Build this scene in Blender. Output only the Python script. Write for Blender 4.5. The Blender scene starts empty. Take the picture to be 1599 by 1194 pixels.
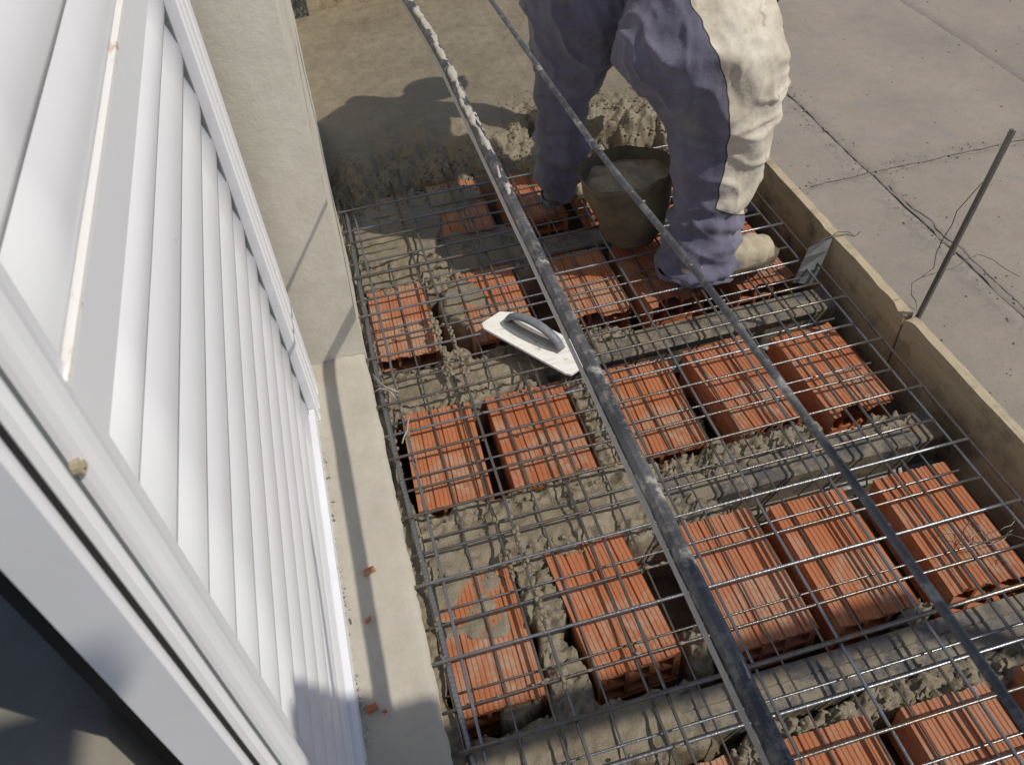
import bpy, bmesh, math, random
import numpy as np
from mathutils import Vector, Matrix, noise as mnoise
random.seed(7)
S = bpy.context.scene
COL = S.collection
# ------------------------------------------------------------------ camera
CAM_H = 1.6
B = Matrix(((.96355711, -.23020098, .13625423), (-.25985723, -.68458883, .6810377), (-.06349742, -.69162537, -.71945982)))
FPX = 1316.7
cd = bpy.data.cameras.new('camera'); cam = bpy.data.objects.new('camera', cd); COL.objects.link(cam)
r, u, k = B.col[0], -B.col[1], -B.col[2]
cam.matrix_world = Matrix(((r[0], u[0], k[0], 0), (r[1], u[1], k[1], 0), (r[2], u[2], k[2], CAM_H), (0, 0, 0, 1)))
cd.sensor_width = 36; cd.lens = 36 * FPX / 1599; cd.clip_start = .02; cd.clip_end = 500
cd.dof.use_dof = True; cd.dof.focus_distance = 1.9; cd.dof.aperture_fstop = 11
S.camera = cam
# ------------------------------------------------------------------ light
W = bpy.data.worlds.new('World'); S.world = W; W.use_nodes = True
wn = W.node_tree.nodes; sky = wn.new('ShaderNodeTexSky'); sky.sky_type = 'NISHITA'; sky.sun_disc = False
SUN = Vector((.68, -.39, 1.0)).normalized()
sky.sun_elevation = math.asin(SUN.z); sky.sun_rotation = math.atan2(SUN.x, SUN.y)
W.node_tree.links.new(sky.outputs[0], wn['Background'].inputs[0]); wn['Background'].inputs[1].default_value = .105
sd = bpy.data.lights.new('sun', 'SUN'); sd.energy = 4.1; sd.angle = math.radians(.53); sd.color = (1, .93, .81)
sun = bpy.data.objects.new('sun', sd); COL.objects.link(sun); sun.rotation_euler = SUN.to_track_quat('Z', 'Y').to_euler(); sun.location = (4, -3, 8)
S.view_settings.view_transform = 'Standard'; S.view_settings.look = 'None'; S.view_settings.exposure = -.34; S.view_settings.gamma = 1

# ------------------------------------------------------------------ geometry of the view, used only to measure places in the photograph
def ray(px, py): return B @ Vector(((px - 799.5) / FPX, (py - 597) / FPX, 1))
def at_z(px, py, z=0.): d = ray(px, py); t = (z - CAM_H) / d.z; return Vector((d.x * t, d.y * t, z))
def at_y(px, py, y): d = ray(px, py); t = y / d.y; return Vector((d.x * t, y, CAM_H + d.z * t))
def at_x(px, py, x): d = ray(px, py); t = x / d.x; return Vector((x, d.y * t, CAM_H + d.z * t))
def proj(P): q = B.transposed() @ (Vector(P) - Vector((0, 0, CAM_H))); return (799.5 + FPX * q.x / q.z, 597 + FPX * q.y / q.z)
def N(x, y, z=0., s=1.): return mnoise.noise(Vector((x * s, y * s, z * s)))
def F(x, y, z=0., s=1., o=4): return mnoise.fractal(Vector((x * s, y * s, z * s)), 1.0, 2.0, o)

# ------------------------------------------------------------------ materials
class Mat:
    def __init__(s, name):
        s.m = bpy.data.materials.new(name); s.m.use_nodes = True; s.t = s.m.node_tree; s.n = s.t.nodes; s.b = s.n['Principled BSDF']
        s.co = s.n.new('ShaderNodeTexCoord').outputs['Object']
    def link(s, a, b): s.t.links.new(a, b)
    def val(s, k, v): s.b.inputs[k].default_value = v; return s
    def mapping(s, scale=(1, 1, 1), rot=(0, 0, 0)):
        q = s.n.new('ShaderNodeMapping'); q.inputs['Scale'].default_value = scale; q.inputs['Rotation'].default_value = rot; s.link(s.co, q.inputs[0]); return q.outputs[0]
    def noise(s, scale, detail=5, rough=.6, vec=None, dist=0):
        q = s.n.new('ShaderNodeTexNoise'); q.inputs['Scale'].default_value = scale; q.inputs['Detail'].default_value = detail; q.inputs['Roughness'].default_value = rough; q.inputs['Distortion'].default_value = dist
        s.link(vec or s.co, q.inputs['Vector']); return q.outputs['Fac']
    def ramp(s, fac, a, b, ca=(0, 0, 0, 1), cb=(1, 1, 1, 1)):
        q = s.n.new('ShaderNodeValToRGB'); q.color_ramp.elements[0].position = a; q.color_ramp.elements[1].position = b
        q.color_ramp.elements[0].color = (*ca[:3], 1); q.color_ramp.elements[1].color = (*cb[:3], 1); s.link(fac, q.inputs[0]); return q.outputs[0]
    def mix(s, fac, a, b, mode='MIX'):
        q = s.n.new('ShaderNodeMix'); q.data_type = 'RGBA'; q.blend_type = mode
        for i, v in ((0, fac), (6, a), (7, b)):
            if isinstance(v, (tuple, list)): q.inputs[i].default_value = (*v[:3], 1)
            elif isinstance(v, (int, float)): q.inputs[i].default_value = v
            else: s.link(v, q.inputs[i])
        return q.outputs[2]
    def math(s, op, a, b=0.):
        q = s.n.new('ShaderNodeMath'); q.operation = op
        for i, v in enumerate((a, b)):
            if isinstance(v, (int, float)): q.inputs[i].default_value = v
            else: s.link(v, q.inputs[i])
        return q.outputs[0]
    def color(s, c): s.link(c, s.b.inputs['Base Color']) if not isinstance(c, tuple) else s.val('Base Color', (*c, 1)); return s
    def rough(s, c): s.link(c, s.b.inputs['Roughness']) if not isinstance(c, (int, float)) else s.val('Roughness', c); return s
    def bump(s, h, dist=.002, st=1.):
        q = s.n.new('ShaderNodeBump'); q.inputs['Distance'].default_value = dist; q.inputs['Strength'].default_value = st; s.link(h, q.inputs['Height'])
        s.link(q.outputs[0], s.b.inputs['Normal']); return s
def geo_random(m): q = m.n.new('ShaderNodeObjectInfo'); return q.outputs['Random']

def mat_paint():
    m = Mat('white_enamel'); n = m.noise(9, 6); big = m.noise(1.7, 3)
    c = m.mix(m.ramp(n, .38, .75), (.79, .80, .845), (.73, .74, .785)); c = m.mix(m.ramp(big, .4, .7), c, (.76, .765, .81))
    sp = m.ramp(m.noise(46, 3), .735, .77); c = m.mix(sp, c, (.42, .40, .34))
    return m.color(c).rough(m.ramp(n, .2, .8, (.28,) * 3, (.45,) * 3)).bump(m.noise(30, 4), .0006, .5).m
def mat_concrete(name, a, b, grain=90, rough=.85, blot=3., st=.6, dist=.0015):
    m = Mat(name); g = m.noise(grain, 8, .7); bl = m.noise(blot, 5, .65); f = m.noise(18, 6, .7)
    c = m.mix(m.ramp(bl, .32, .68), a, b); c = m.mix(m.ramp(f, .3, .75), c, m.mix(1., c, (.86, .85, .82), 'MULTIPLY'))
    c = m.mix(m.ramp(g, .62, .8), c, m.mix(1., c, (.72, .70, .68), 'MULTIPLY'))
    return m.color(c).rough(rough).bump(m.math('ADD', g, m.math('MULTIPLY', f, 2.)), dist, st).m
def mat_pave():
    m = Mat('street_concrete'); g = m.noise(42, 8, .72); bl = m.noise(.9, 5, .65); f = m.noise(7, 7, .75); d = m.noise(2.6, 6, .7)
    c = m.mix(m.ramp(bl, .3, .7), (.355, .305, .25), (.27, .238, .20)); c = m.mix(m.ramp(f, .3, .72), m.mix(1., c, (.88, .87, .87), 'MULTIPLY'), c)
    c = m.mix(m.ramp(g, .56, .70), c, m.mix(1., c, (.58, .56, .55), 'MULTIPLY')); c = m.mix(m.ramp(d, .58, .75), c, (.25, .235, .225))
    x = m.n.new('ShaderNodeSeparateXYZ'); m.link(m.co, x.inputs[0]); wob = m.math('MULTIPLY', m.math('SUBTRACT', m.noise(1.6, 5, .7), .5), .55)
    def near(out, c0, w): return m.math('MULTIPLY', m.ramp(m.math('ABSOLUTE', m.math('ADD', m.math('SUBTRACT', out, c0), wob)), 0., w, (1, 1, 1), (0, 0, 0)), m.ramp(m.noise(11, 6, .8), .42, .62))
    st = m.math('MAXIMUM', m.math('MAXIMUM', near(x.outputs[0], 4.78, .20), near(x.outputs[1], 5.96, .13)), m.math('MULTIPLY', near(x.outputs[0], 7.27, .06), .5))
    c = m.mix(m.math('MULTIPLY', st, .75), c, (.17, .155, .15))
    return m.color(c).rough(.92).bump(m.math('ADD', g, f), .004, .7).m
def mat_float():
    m = Mat('white_plastic'); a = m.noise(22, 7, .75); sc = m.noise(18, 4, .6, m.mapping((1, 9, 1), (0, 0, .7)))
    c = m.mix(m.ramp(sc, .5, .7), (.80, .79, .76), (.64, .63, .60)); c = m.mix(m.ramp(a, .57, .66), c, (.40, .37, .31))
    return m.color(c).rough(.5).bump(a, .0015, .6).m
def mat_rusty():
    m = Mat('rust_stained_enamel'); n = m.noise(34, 6, .75, m.mapping((1, .5, 1)))
    return m.color(m.mix(m.ramp(n, .56, .66), (.80, .79, .78), (.50, .36, .27))).rough(.5).bump(n, .001, .5).m
def mat_joist():
    m = Mat('damp_precast'); g = m.noise(120, 7, .7); f = m.noise(16, 7, .75); b = m.noise(5, 5, .7)
    c = m.mix(m.ramp(b, .35, .65), (.15, .135, .122), (.085, .078, .076)); c = m.mix(m.ramp(f, .46, .56), c, (.21, .178, .125)); c = m.mix(m.ramp(m.noise(8, 5), .64, .74), c, (.18, .105, .065))
    return m.color(c).rough(m.ramp(f, .4, .6, (.28,) * 3, (.7,) * 3)).bump(m.math('ADD', g, m.math('MULTIPLY', f, 2.)), .0015, .6).m
def mat_clay():
    m = Mat('red_clay'); rnd = geo_random(m)
    v = m.mapping((14, 1.6, 14)); st = m.noise(9, 5, .6, v); f = m.noise(60, 6, .7); bl = m.noise(7, 5, .7)
    base = m.mix(rnd, (.385, .130, .052), (.49, .185, .078)); c = m.mix(m.ramp(st, .3, .72), m.mix(1., base, (.78, .72, .68), 'MULTIPLY'), base)
    c = m.mix(m.ramp(bl, .48, .74), c, (.45, .225, .14)); c = m.mix(m.math('MULTIPLY', m.ramp(geo_random(m), .55, 1.), .5), c, (.30, .10, .05)); c = m.mix(m.ramp(m.noise(3.3, 4, .6), .55, .75), c, m.mix(1., c, (.72, .66, .62), 'MULTIPLY')); c = m.mix(m.ramp(f, .64, .80), c, (.36, .23, .155))
    c = m.mix(m.math('MULTIPLY', m.ramp(m.noise(5, 6, .75), .50, .60), m.ramp(m.noise(34, 5, .7), .42, .58)), c, (.37, .25, .175))
    c = m.mix(m.math('MULTIPLY', m.ramp(m.math('FRACT', m.math('MULTIPLY', rnd, 7.3)), .35, 1.), m.ramp(m.noise(6, 6, .75), .38, .66)), c, (.40, .27, .19))
    return m.color(c).rough(.82).bump(m.math('ADD', f, st), .0012, .6).m
def mat_mortar():
    m = Mat('wet_mortar'); g = m.noise(130, 8, .75); f = m.noise(22, 6, .7); bl = m.noise(3.2, 4, .6)
    c = m.mix(m.ramp(bl, .35, .65), (.215, .18, .126), (.28, .24, .175)); c = m.mix(m.ramp(f, .3, .7), m.mix(1., c, (.74, .73, .70), 'MULTIPLY'), c)
    c = m.mix(m.ramp(g, .55, .75), c, m.mix(1., c, (1.22, 1.22, 1.2), 'MULTIPLY'))
    m.color(c).rough(m.ramp(f, .35, .65, (.24,) * 3, (.62,) * 3)).val('Specular IOR Level', .5)
    return m.bump(m.math('ADD', g, m.math('MULTIPLY', f, 3.)), .003, .8).m
def mat_steel():
    m = Mat('mill_steel'); n = m.noise(35, 5, .7); rnd = geo_random(m)
    c = m.mix(m.ramp(n, .35, .7), (.21, .195, .18), (.13, .108, .09)); c = m.mix(m.ramp(m.noise(12, 4), .56, .68), c, (.21, .12, .07)); c = m.mix(m.ramp(rnd, .3, .9), c, (.26, .27, .29))
    w = m.n.new('ShaderNodeTexNoise'); w.inputs['Scale'].default_value = 160; m.link(m.co, w.inputs['Vector'])
    return m.color(c).val('Metallic', .72).rough(m.ramp(n, .3, .7, (.24,) * 3, (.42,) * 3)).bump(w.outputs['Fac'], .0012, .7).m
def mat_dark_paint():
    m = Mat('chipped_dark_paint'); n = m.noise(14, 6, .7); y = m.n.new('ShaderNodeSeparateXYZ'); m.link(m.co, y.inputs[0])
    c = m.mix(m.ramp(m.noise(6, 4), .4, .6), (.04, .042, .048), (.085, .085, .09)); c = m.mix(m.ramp(m.noise(40, 6, .75), .50, .62), c, (.17, .16, .15))
    c = m.mix(m.ramp(n, .58, .64), c, (.34, .325, .30))
    return m.color(c).rough(.5).bump(n, .002, .7).m
def mat_splatter():
    m = Mat('dried_cement_splash'); n = m.noise(60, 6, .7)
    return m.color(m.mix(n, (.36, .335, .30), (.52, .49, .45))).rough(.9).bump(n, .003, .8).m
def mat_wood(name, a, b, wet=(.17, .135, .09)):
    m = Mat(name); v = m.mapping((30, 1.5, 30)); g = m.noise(4, 6, .65, v); bl = m.noise(4.5, 6, .7)
    c = m.mix(m.ramp(g, .3, .7), a, b); c = m.mix(m.ramp(bl, .5, .66), c, wet)
    return m.color(c).rough(.85).bump(m.math('ADD', g, m.noise(40, 5)), .002, .7).m
def mat_cloth(name, a, b, mud, mudlo=.55):
    m = Mat(name); bl = m.noise(5.5, 6, .65); f = m.noise(700, 2); at = m.n.new('ShaderNodeAttribute'); at.attribute_name = 'patch'
    fold = m.noise(14, 4, .6, m.mapping((1, 1, .35)), .6)
    c = m.mix(m.ramp(fold, .3, .7), a, b); c = m.mix(m.ramp(bl, mudlo, mudlo + .2), c, mud)
    cr = m.mix(m.ramp(m.noise(9, 6, .7), .40, .72), (.66, .61, .52), (.40, .34, .25)); cr = m.mix(m.ramp(m.noise(24, 4), .60, .75), cr, (.33, .27, .19))
    t = m.ramp(at.outputs['Fac'], .495, .505); c = m.mix(t, c, cr); c = m.mix(m.math('MULTIPLY', m.ramp(at.outputs['Fac'], .455, .48), m.ramp(at.outputs['Fac'], .50, .515, (1, 1, 1), (0, 0, 0))), c, (.035, .03, .035))
    return m.color(c).rough(.95).val('Sheen Weight', .2).bump(m.math('ADD', m.math('MULTIPLY', f, .10), m.math('MULTIPLY', m.noise(20, 5, .6), 2.2)), .004, .6).m
def mat_plain(name, c, rough=.6, metal=0., c2=None, scale=25, bump=.001):
    m = Mat(name); n = m.noise(scale, 5, .65)
    return m.color(m.mix(m.ramp(n, .35, .7), c, c2 or tuple(q * .7 for q in c))).rough(rough).val('Metallic', metal).bump(n, bump, .6).m
M = dict(paint=mat_paint(), plaster=mat_concrete('cement_render', (.70, .665, .585), (.58, .555, .49)), ledge=mat_concrete('cement_screed', (.495, .46, .395), (.41, .385, .335), st=.8),
         pave=mat_pave(), paveline=mat_concrete('stained_joint', (.265, .23, .197), (.225, .197, .172), grain=60, blot=3),
         clay=mat_clay(), mortar=mat_mortar(), steel=mat_steel(), dark=mat_dark_paint(), splash=mat_splatter(),
         wood=mat_wood('formwork_timber', (.50, .42, .29), (.40, .325, .22)), oldwood=mat_wood('dark_formwork', (.10, .075, .05), (.07, .05, .035)),
         trouser=mat_cloth('purple_work_cloth', (.165, .158, .225), (.085, .081, .125), (.23, .215, .205)), joist=mat_joist(),
         galv=mat_plain('galvanised_sheet', (.23, .235, .235), .5, .45, (.12, .12, .12), 12), canvas=mat_plain('muddy_canvas', (.46, .40, .29), .9, 0, (.30, .255, .18), 22, .004),
         plastic=mat_float(), grip=mat_plain('blue_grey_plastic', (.13, .15, .19), .5, 0, (.26, .25, .24), 18), gripbase=mat_plain('grey_plastic', (.20, .19, .18), .6, 0, (.30, .28, .26), 20),
         rubber=mat_plain('cement_caked_rubber', (.17, .138, .085), .85, 0, (.065, .052, .036), 9, .012), bucketmix=mat_plain('wet_mix', (.42, .35, .24), .6, 0, (.30, .245, .165), 45, .010), skin=mat_plain('skin', (.32, .17, .10), .55), hair=mat_plain('black_hair', (.02, .015, .012), .6), cap=mat_plain('blue_cap_cloth', (.10, .13, .22), .9),
         red=mat_plain('red_paint', (.42, .06, .045), .5), wire=mat_plain('dull_tie_wire', (.12, .11, .10), .5, .6), straw=mat_plain('pale_string', (.38, .34, .28), .9), inner=mat_concrete('shaded_sill_cement', (.28, .26, .225), (.19, .175, .15)), rusty=mat_rusty(), recess_shade=mat_plain('recess_shade_grey', (.13, .145, .155), .6, 0, (.09, .10, .105), 14), black=mat_plain('shade_black', (.015, .015, .018), .7), whitewash=mat_plain('pale_lime_dust', (.5, .5, .47), .9))  # the blue-grey and the black hold the shade of shutter recesses and gaps

# ------------------------------------------------------------------ builders
def mesh_obj(name, verts, faces, mats, parent=None, smooth=False, loc=None):
    me = bpy.data.meshes.new(name); me.from_pydata([tuple(v) for v in verts], [], faces); me.update()
    return link(name, me, mats, parent, smooth)
def link(name, me, mats, parent=None, smooth=False):
    if not isinstance(mats, (list, tuple)): mats = [mats]
    if not me.materials:
        for q in mats: me.materials.append(q)
    if smooth: me.polygons.foreach_set('use_smooth', [True] * len(me.polygons))
    o = bpy.data.objects.new(name, me); COL.objects.link(o)
    if parent: o.parent = parent; o.matrix_parent_inverse = parent.matrix_basis.inverted() if parent.type == 'EMPTY' or True else o.matrix_parent_inverse
    return o
def thing(name, label, cat, loc, group=None):
    o = bpy.data.objects.new(name, None); COL.objects.link(o); o.location = loc; o.empty_display_size = .05
    return tag(o, label, cat, group)
def tag(o, label=None, cat=None, group=None, kind=None):
    if label: o['label'] = label
    if cat: o['category'] = cat
    if group: o['group'] = group
    if kind: o['kind'] = kind
    return o
def bm_obj(name, bm, mats, parent=None, smooth=False, bevel=0):
    if bevel: bmesh.ops.bevel(bm, geom=[e for e in bm.edges if e.calc_face_angle(0) > .5], offset=bevel, segments=2, affect='EDGES', profile=.7)
    me = bpy.data.meshes.new(name); bm.normal_update(); bm.to_mesh(me); bm.free(); return link(name, me, mats, parent, smooth)
def box(bm, x0, x1, y0, y1, z0, z1, mi=0, rot=None, piv=None):
    v = [bm.verts.new((x, y, z)) for x in (x0, x1) for y in (y0, y1) for z in (z0, z1)]
    fs = [bm.faces.new([v[i] for i in q]) for q in ((0, 1, 3, 2), (4, 6, 7, 5), (0, 4, 5, 1), (2, 3, 7, 6), (0, 2, 6, 4), (1, 5, 7, 3))]
    for f in fs: f.material_index = mi
    if rot is not None: bmesh.ops.rotate(bm, verts=v, cent=piv or (0, 0, 0), matrix=rot)
    return v
def frame(d):
    d = d.normalized(); a = Vector((0, 0, 1)) if abs(d.z) < .9 else Vector((1, 0, 0)); s = d.cross(a).normalized(); return s, s.cross(d).normalized()
def tube(pts, rad, n=8, cap=True, phase=0.):
    pts = [Vector(p) for p in pts]; V = []; Fc = []; L = len(pts)
    for i, p in enumerate(pts):
        d = pts[min(i + 1, L - 1)] - pts[max(i - 1, 0)]; s, t = frame(d); rr = rad[i] if isinstance(rad, (list, tuple)) else rad
        for j in range(n): a = 2 * math.pi * j / n + phase; V.append(p + (s * math.cos(a) + t * math.sin(a)) * rr)
    for i in range(L - 1):
        for j in range(n): Fc.append((i * n + j, i * n + (j + 1) % n, (i + 1) * n + (j + 1) % n, (i + 1) * n + j))
    if cap: Fc.append(tuple(range(n - 1, -1, -1))); Fc.append(tuple((L - 1) * n + j for j in range(n)))
    return V, Fc
def tubes_obj(name, lst, mats, parent=None, smooth=True):
    V, Fc = [], []
    for v, f in lst: o = len(V); V += v; Fc += [tuple(i + o for i in q) for q in f]
    return mesh_obj(name, V, Fc, mats, parent, smooth)
def extrude_profile(prof, y0, y1, seg=1, closed=True, wob=0.):
    """profile of (x, z) points drawn out along y"""
    n = len(prof); V = []; Fc = []
    for i in range(seg + 1):
        y = y0 + (y1 - y0) * i / seg
        for (x, z) in prof: V.append((x + wob * N(x * 9, y * 3, 1.), y, z + wob * N(x * 9, y * 3, 7.)))
    m = n if closed else n - 1
    for i in range(seg):
        for j in range(m): Fc.append((i * n + j, (i + 1) * n + j, (i + 1) * n + (j + 1) % n, i * n + (j + 1) % n))
    if closed: Fc.append(tuple(range(n))); Fc.append(tuple(seg * n + j for j in range(n - 1, -1, -1)))
    return V, Fc
def fix_normals(o):
    bm = bmesh.new(); bm.from_mesh(o.data); bmesh.ops.recalc_face_normals(bm, faces=bm.faces); bm.to_mesh(o.data); bm.free()

# ================================================================== ground / street
bm = bmesh.new(); box(bm, -150, 150, -150, 150, -3.30, -3.011)
tag(bm_obj('street_ground', bm, M['paveline']), kind='structure')
pave = thing('pavement', 'pale concrete street paving in big cast panels', 'pavement', (4.8, 5.9, -3.0)); del pave['category'], pave['label']; pave['kind'] = 'structure'
xs = [-2.42, 0, 2.42, 4.83, 7.25, 9.67, 12.1, 14.5]; ys = [-3.9, 1.0, 5.9, 10.8, 15.7]
for i in range(len(xs) - 1):
    for j in range(len(ys) - 1):
        g = .004; x0, x1, y0, y1 = xs[i] + g, xs[i + 1] - g, ys[j] + g, ys[j + 1] - g
        V = []; nx, ny = 40, 80; Fc = []
        for a in range(nx + 1):
            for b in range(ny + 1):
                x = x0 + (x1 - x0) * a / nx; y = y0 + (y1 - y0) * b / ny; ex = 1 if a in (0, nx) else 0; ey = 1 if b in (0, ny) else 0
                xx = x + ex * .016 * F(x * 2, y * 5, 3., 1.2); yy = y + ey * .016 * F(x * 5, y * 2, 9., 1.2)
                V.append((xx, yy, -3.0 + .002 * N(x, y, 2., 2.) + (-.010 if ex or ey else 0)))
        for a in range(nx):
            for b in range(ny): q = a * (ny + 1) + b; Fc.append((q, q + ny + 1, q + ny + 2, q + 1))
        mesh_obj('panel', V, Fc, M['pave'], pave, True)
# hairline wandering cracks and stains lying along the joints
def ribbon(pts, w, z, name, m, parent):
    V, Fc = [], []
    for i, p in enumerate(pts):
        d = Vector(pts[min(i + 1, len(pts) - 1)]) - Vector(pts[max(i - 1, 0)]); n = Vector((-d.y, d.x)).normalized(); ww = w * (.35 + abs(F(p[0] * 3, p[1] * 3, 5., 1.5)) * 1.6)
        V += [(p[0] + n.x * ww, p[1] + n.y * ww, z), (p[0] - n.x * ww, p[1] - n.y * ww, z)]
    for i in range(len(pts) - 1): Fc.append((2 * i, 2 * i + 1, 2 * i + 3, 2 * i + 2))
    return mesh_obj(name, V, Fc, m, parent)
def wander(a, b, n, amp, s):
    return [(a[0] + (b[0] - a[0]) * i / n + amp * F(i * .11, s, 0, 1.3), a[1] + (b[1] - a[1]) * i / n + amp * F(i * .11, s + 9, 4., 1.3)) for i in range(n + 1)]
for kk, (a, b, n, amp, s, w) in enumerate([((4.85, 1.5), (4.835, 9.5), 160, .022, 1., .009), ((4.2, 5.93), (8.5, 5.93), 110, .02, 4., .009), ((4.90, 3.6), (4.88, 5.7), 60, .03, 21., .006), ((7.26, 3), (7.24, 12), 90, .01, 2., .004)]):
    ribbon(wander(a, b, n, amp, s), w, -2.996 + .0006 * kk, 'crack', M['paveline'], pave)

rg = random.Random(5); GR = []
for i in range(800):
    if rg.random() < .5: x, y = rg.uniform(3.2, 9.), rg.uniform(3., 11.)
    elif rg.random() < .6: x, y = 4.83 + rg.gauss(0, .10), rg.uniform(3.2, 9.)
    else: x, y = rg.uniform(3.6, 8.), 5.93 + rg.gauss(0, .08)
    GR.append(((x, y, -2.997), rg.choice((.004, .005, .006, .009, .013)), (1, rg.uniform(.5, 1), .6)))
# ================================================================== the house side
bm = bmesh.new(); box(bm, -.62, -.05, 1.73, 4.25, -3.0, 3.2)
bmesh.ops.subdivide_edges(bm, edges=bm.edges[:], cuts=40, use_grid_fill=True)
for v in bm.verts:
    v.co += Vector((N(v.co.x, v.co.y, v.co.z, 2.5) * .006 + N(v.co.x, v.co.y, v.co.z, 11.) * .002, N(v.co.y, v.co.z, v.co.x, 3.) * .004, 0))
tag(bm_obj('wall_pier', bm, M['plaster'], smooth=True), 'tall grey cement rendered wall standing beside the white shutter', 'wall')
COL.objects['wall_pier'].data.set_sharp_from_angle(angle=.6)
# the ledge
V, Fc = [], []; nx, ny = 22, 150; x0, x1, y0, y1 = -.42, -.055, -1.2, 1.729
for a in range(nx + 1):
    for b in range(ny + 1):
        x = x0 + (x1 - x0) * a / nx; y = y0 + (y1 - y0) * b / ny
        if a == nx: x += .004 * F(y * 12, 2., 0, 1.) + .003 * N(y, 5., 0, 30.)
        z = .014 + .0035 * N(x, y, 0, 6.) + .0012 * N(x, y, 3., 40.) + (-.005 if a == nx else 0)
        if y > 1.64: z += .02 * ((y - 1.64) / .09) ** 2 * (.6 + .5 * N(x, 3., 0, 30))
        V.append((x, y, z))
for a in range(nx):
    for b in range(ny): q = a * (ny + 1) + b; Fc.append((q, q + ny + 1, q + ny + 2, q + 1))
o = len(V)
for b in range(ny + 1): p = V[nx * (ny + 1) + b]; V.append((p[0] - .004, p[1], -.4))
for b in range(ny): Fc.append((nx * (ny + 1) + b, o + b, o + b + 1, nx * (ny + 1) + b + 1))
tag(mesh_obj('cement_ledge', V, Fc, M['ledge'], None, True), 'pale cement ledge between the white shutter and the steel mesh', 'ledge')
bm = bmesh.new(); box(bm, -.42, -.062, -1.2, 1.728, -3, -.02); tag(bm_obj('house_wall', bm, M['plaster']), 'cement house wall carrying the pale ledge under the shutter', 'wall')
# sill behind the shutter, added at this height so a sun patch lands on it
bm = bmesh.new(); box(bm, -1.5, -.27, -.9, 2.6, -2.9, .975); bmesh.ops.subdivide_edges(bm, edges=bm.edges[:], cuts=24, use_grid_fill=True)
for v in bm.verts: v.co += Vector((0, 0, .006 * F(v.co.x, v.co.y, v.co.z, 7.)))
tag(bm_obj('raised_sill', bm, M['inner'], smooth=True), 'rough dark cement sill in the shade behind the white frame, raised to take a sun patch', 'sill')

# ------------------------------------------------------------------ louvred shutter
XS = -.212
sh = thing('louvred_shutter', 'white enamelled louvred shutter with curved slats standing on the cement ledge', 'shutter', (XS, 1.0, .015))
pitch = .0906
def slat_profile(h=.1, bulge=.009, tilt=.018):
    pr = []
    for i in range(13):
        t = i / 12; pr.append((bulge * math.sin(math.pi * min(1, t * 1.04)) * (1 - .25 * t) + tilt * (1 - t) - .0275, t * h))
    pr += [(pr[-1][0] - .0025, pr[-1][1]), *[(x - .0025, z) for x, z in reversed(pr[2:-1])], (-.030, .004), (-.030, 0)]
    return pr
zs = [.062 + pitch * i for i in range(12)]
zs = [z for z in zs if z < 1.10] + [1.205 + .088 * i for i in range(9)]
for i, z in enumerate(zs):
    h = min(.1, (1.125 - z) if z < 1.13 else .1)
    Vv, Ff = extrude_profile(slat_profile(h), .476, 1.522, 6, True, .0008)
    s = mesh_obj('slat', [(x + XS, y, zz + z) for x, y, zz in Vv], Ff, M['paint'], sh, False)
    for p in s.data.polygons: p.use_smooth = len(p.vertices) == 4
    fix_normals(s)
bm = bmesh.new(); box(bm, XS - .03, XS - .009, .475, 1.528, 1.122, 1.196); bm_obj('middle_rail', bm, M['paint'], sh, bevel=.0015); bm = bmesh.new(); box(bm, XS - .03, XS - .003, .475, 1.528, 1.1965, 1.203); bm_obj('rail_lip', bm, M['rusty'], sh, bevel=.0015)
bm = bmesh.new(); box(bm, XS - .035, XS + .006, .465, 1.528, .018, .06); box(bm, XS - .03, XS + .006, .40, 1.60, .012, .020); bm_obj('bottom_rail', bm, M['paint'], sh, bevel=.003)
bm = bmesh.new(); box(bm, XS - .05, XS - .04, .345, 1.56, .02, 2.0); bm_obj('gap_shade_sheet', bm, M['black'], sh)  # black sheet added to stand for the dark behind the slats
bm = bmesh.new(); box(bm, XS - .034, XS - .0085, 1.513, 1.5295, .06, 2.0); bm_obj('notch_shade_strip', bm, M['recess_shade'], sh)  # dark strip stands for shade in the notches at the slat ends
# far stile with its ridges
prof = [(-.03, 1.53), (.010, 1.53), (.014, 1.534), (.014, 1.552), (.008, 1.556), (.008, 1.566), (.016, 1.571), (.016, 1.60), (.009, 1.605), (.009, 1.618), (.017, 1.624), (.017, 1.665), (-.03, 1.665)]
def vert_extrude(prof, z0, z1, seg=14, wob=0.):
    n = len(prof); V = []; Fc = []
    for i in range(seg + 1):
        z = z0 + (z1 - z0) * i / seg
        for (x, y) in prof: V.append((XS + x + wob * N(x * 9, y * 9, z * 4), y + wob * N(z * 5, x * 9, 3.), z))
    for i in range(seg):
        for j in range(n): Fc.append((i * n + j, i * n + (j + 1) % n, (i + 1) * n + (j + 1) % n, (i + 1) * n + j))
    Fc.append(tuple(range(n - 1, -1, -1))); Fc.append(tuple(seg * n + j for j in range(n))); return V, Fc
def stile(name, prof, z0, z1, m='paint', wob=.0006):
    v, f = vert_extrude(prof, z0, z1, 20, wob); s = mesh_obj(name, v, f, M[m], sh); fix_normals(s); return s
stile('far_stile', prof, .014, 2.0)
stile('near_stile', [(-.03, .492), (-.006, .492), (-.006, .455), (.004, .450), (.009, .445), (.012, .438), (.013, .430), (.011, .421), (.007, .415), (.002, .412), (-.004, .410), (-.03, .410)], .014, 2.0)
stile('groove', [(-.03, .4105), (-.002, .4105), (-.002, .3985), (-.03, .3985)], .014, 2.0, 'recess_shade')  # shallow groove, its recess shade put into the grey
stile('track_rib', [(-.03, .398), (.001, .398), (.003, .392), (-.001, .386), (.003, .380), (.002, .370), (-.03, .370)], .014, 2.0)
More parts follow.
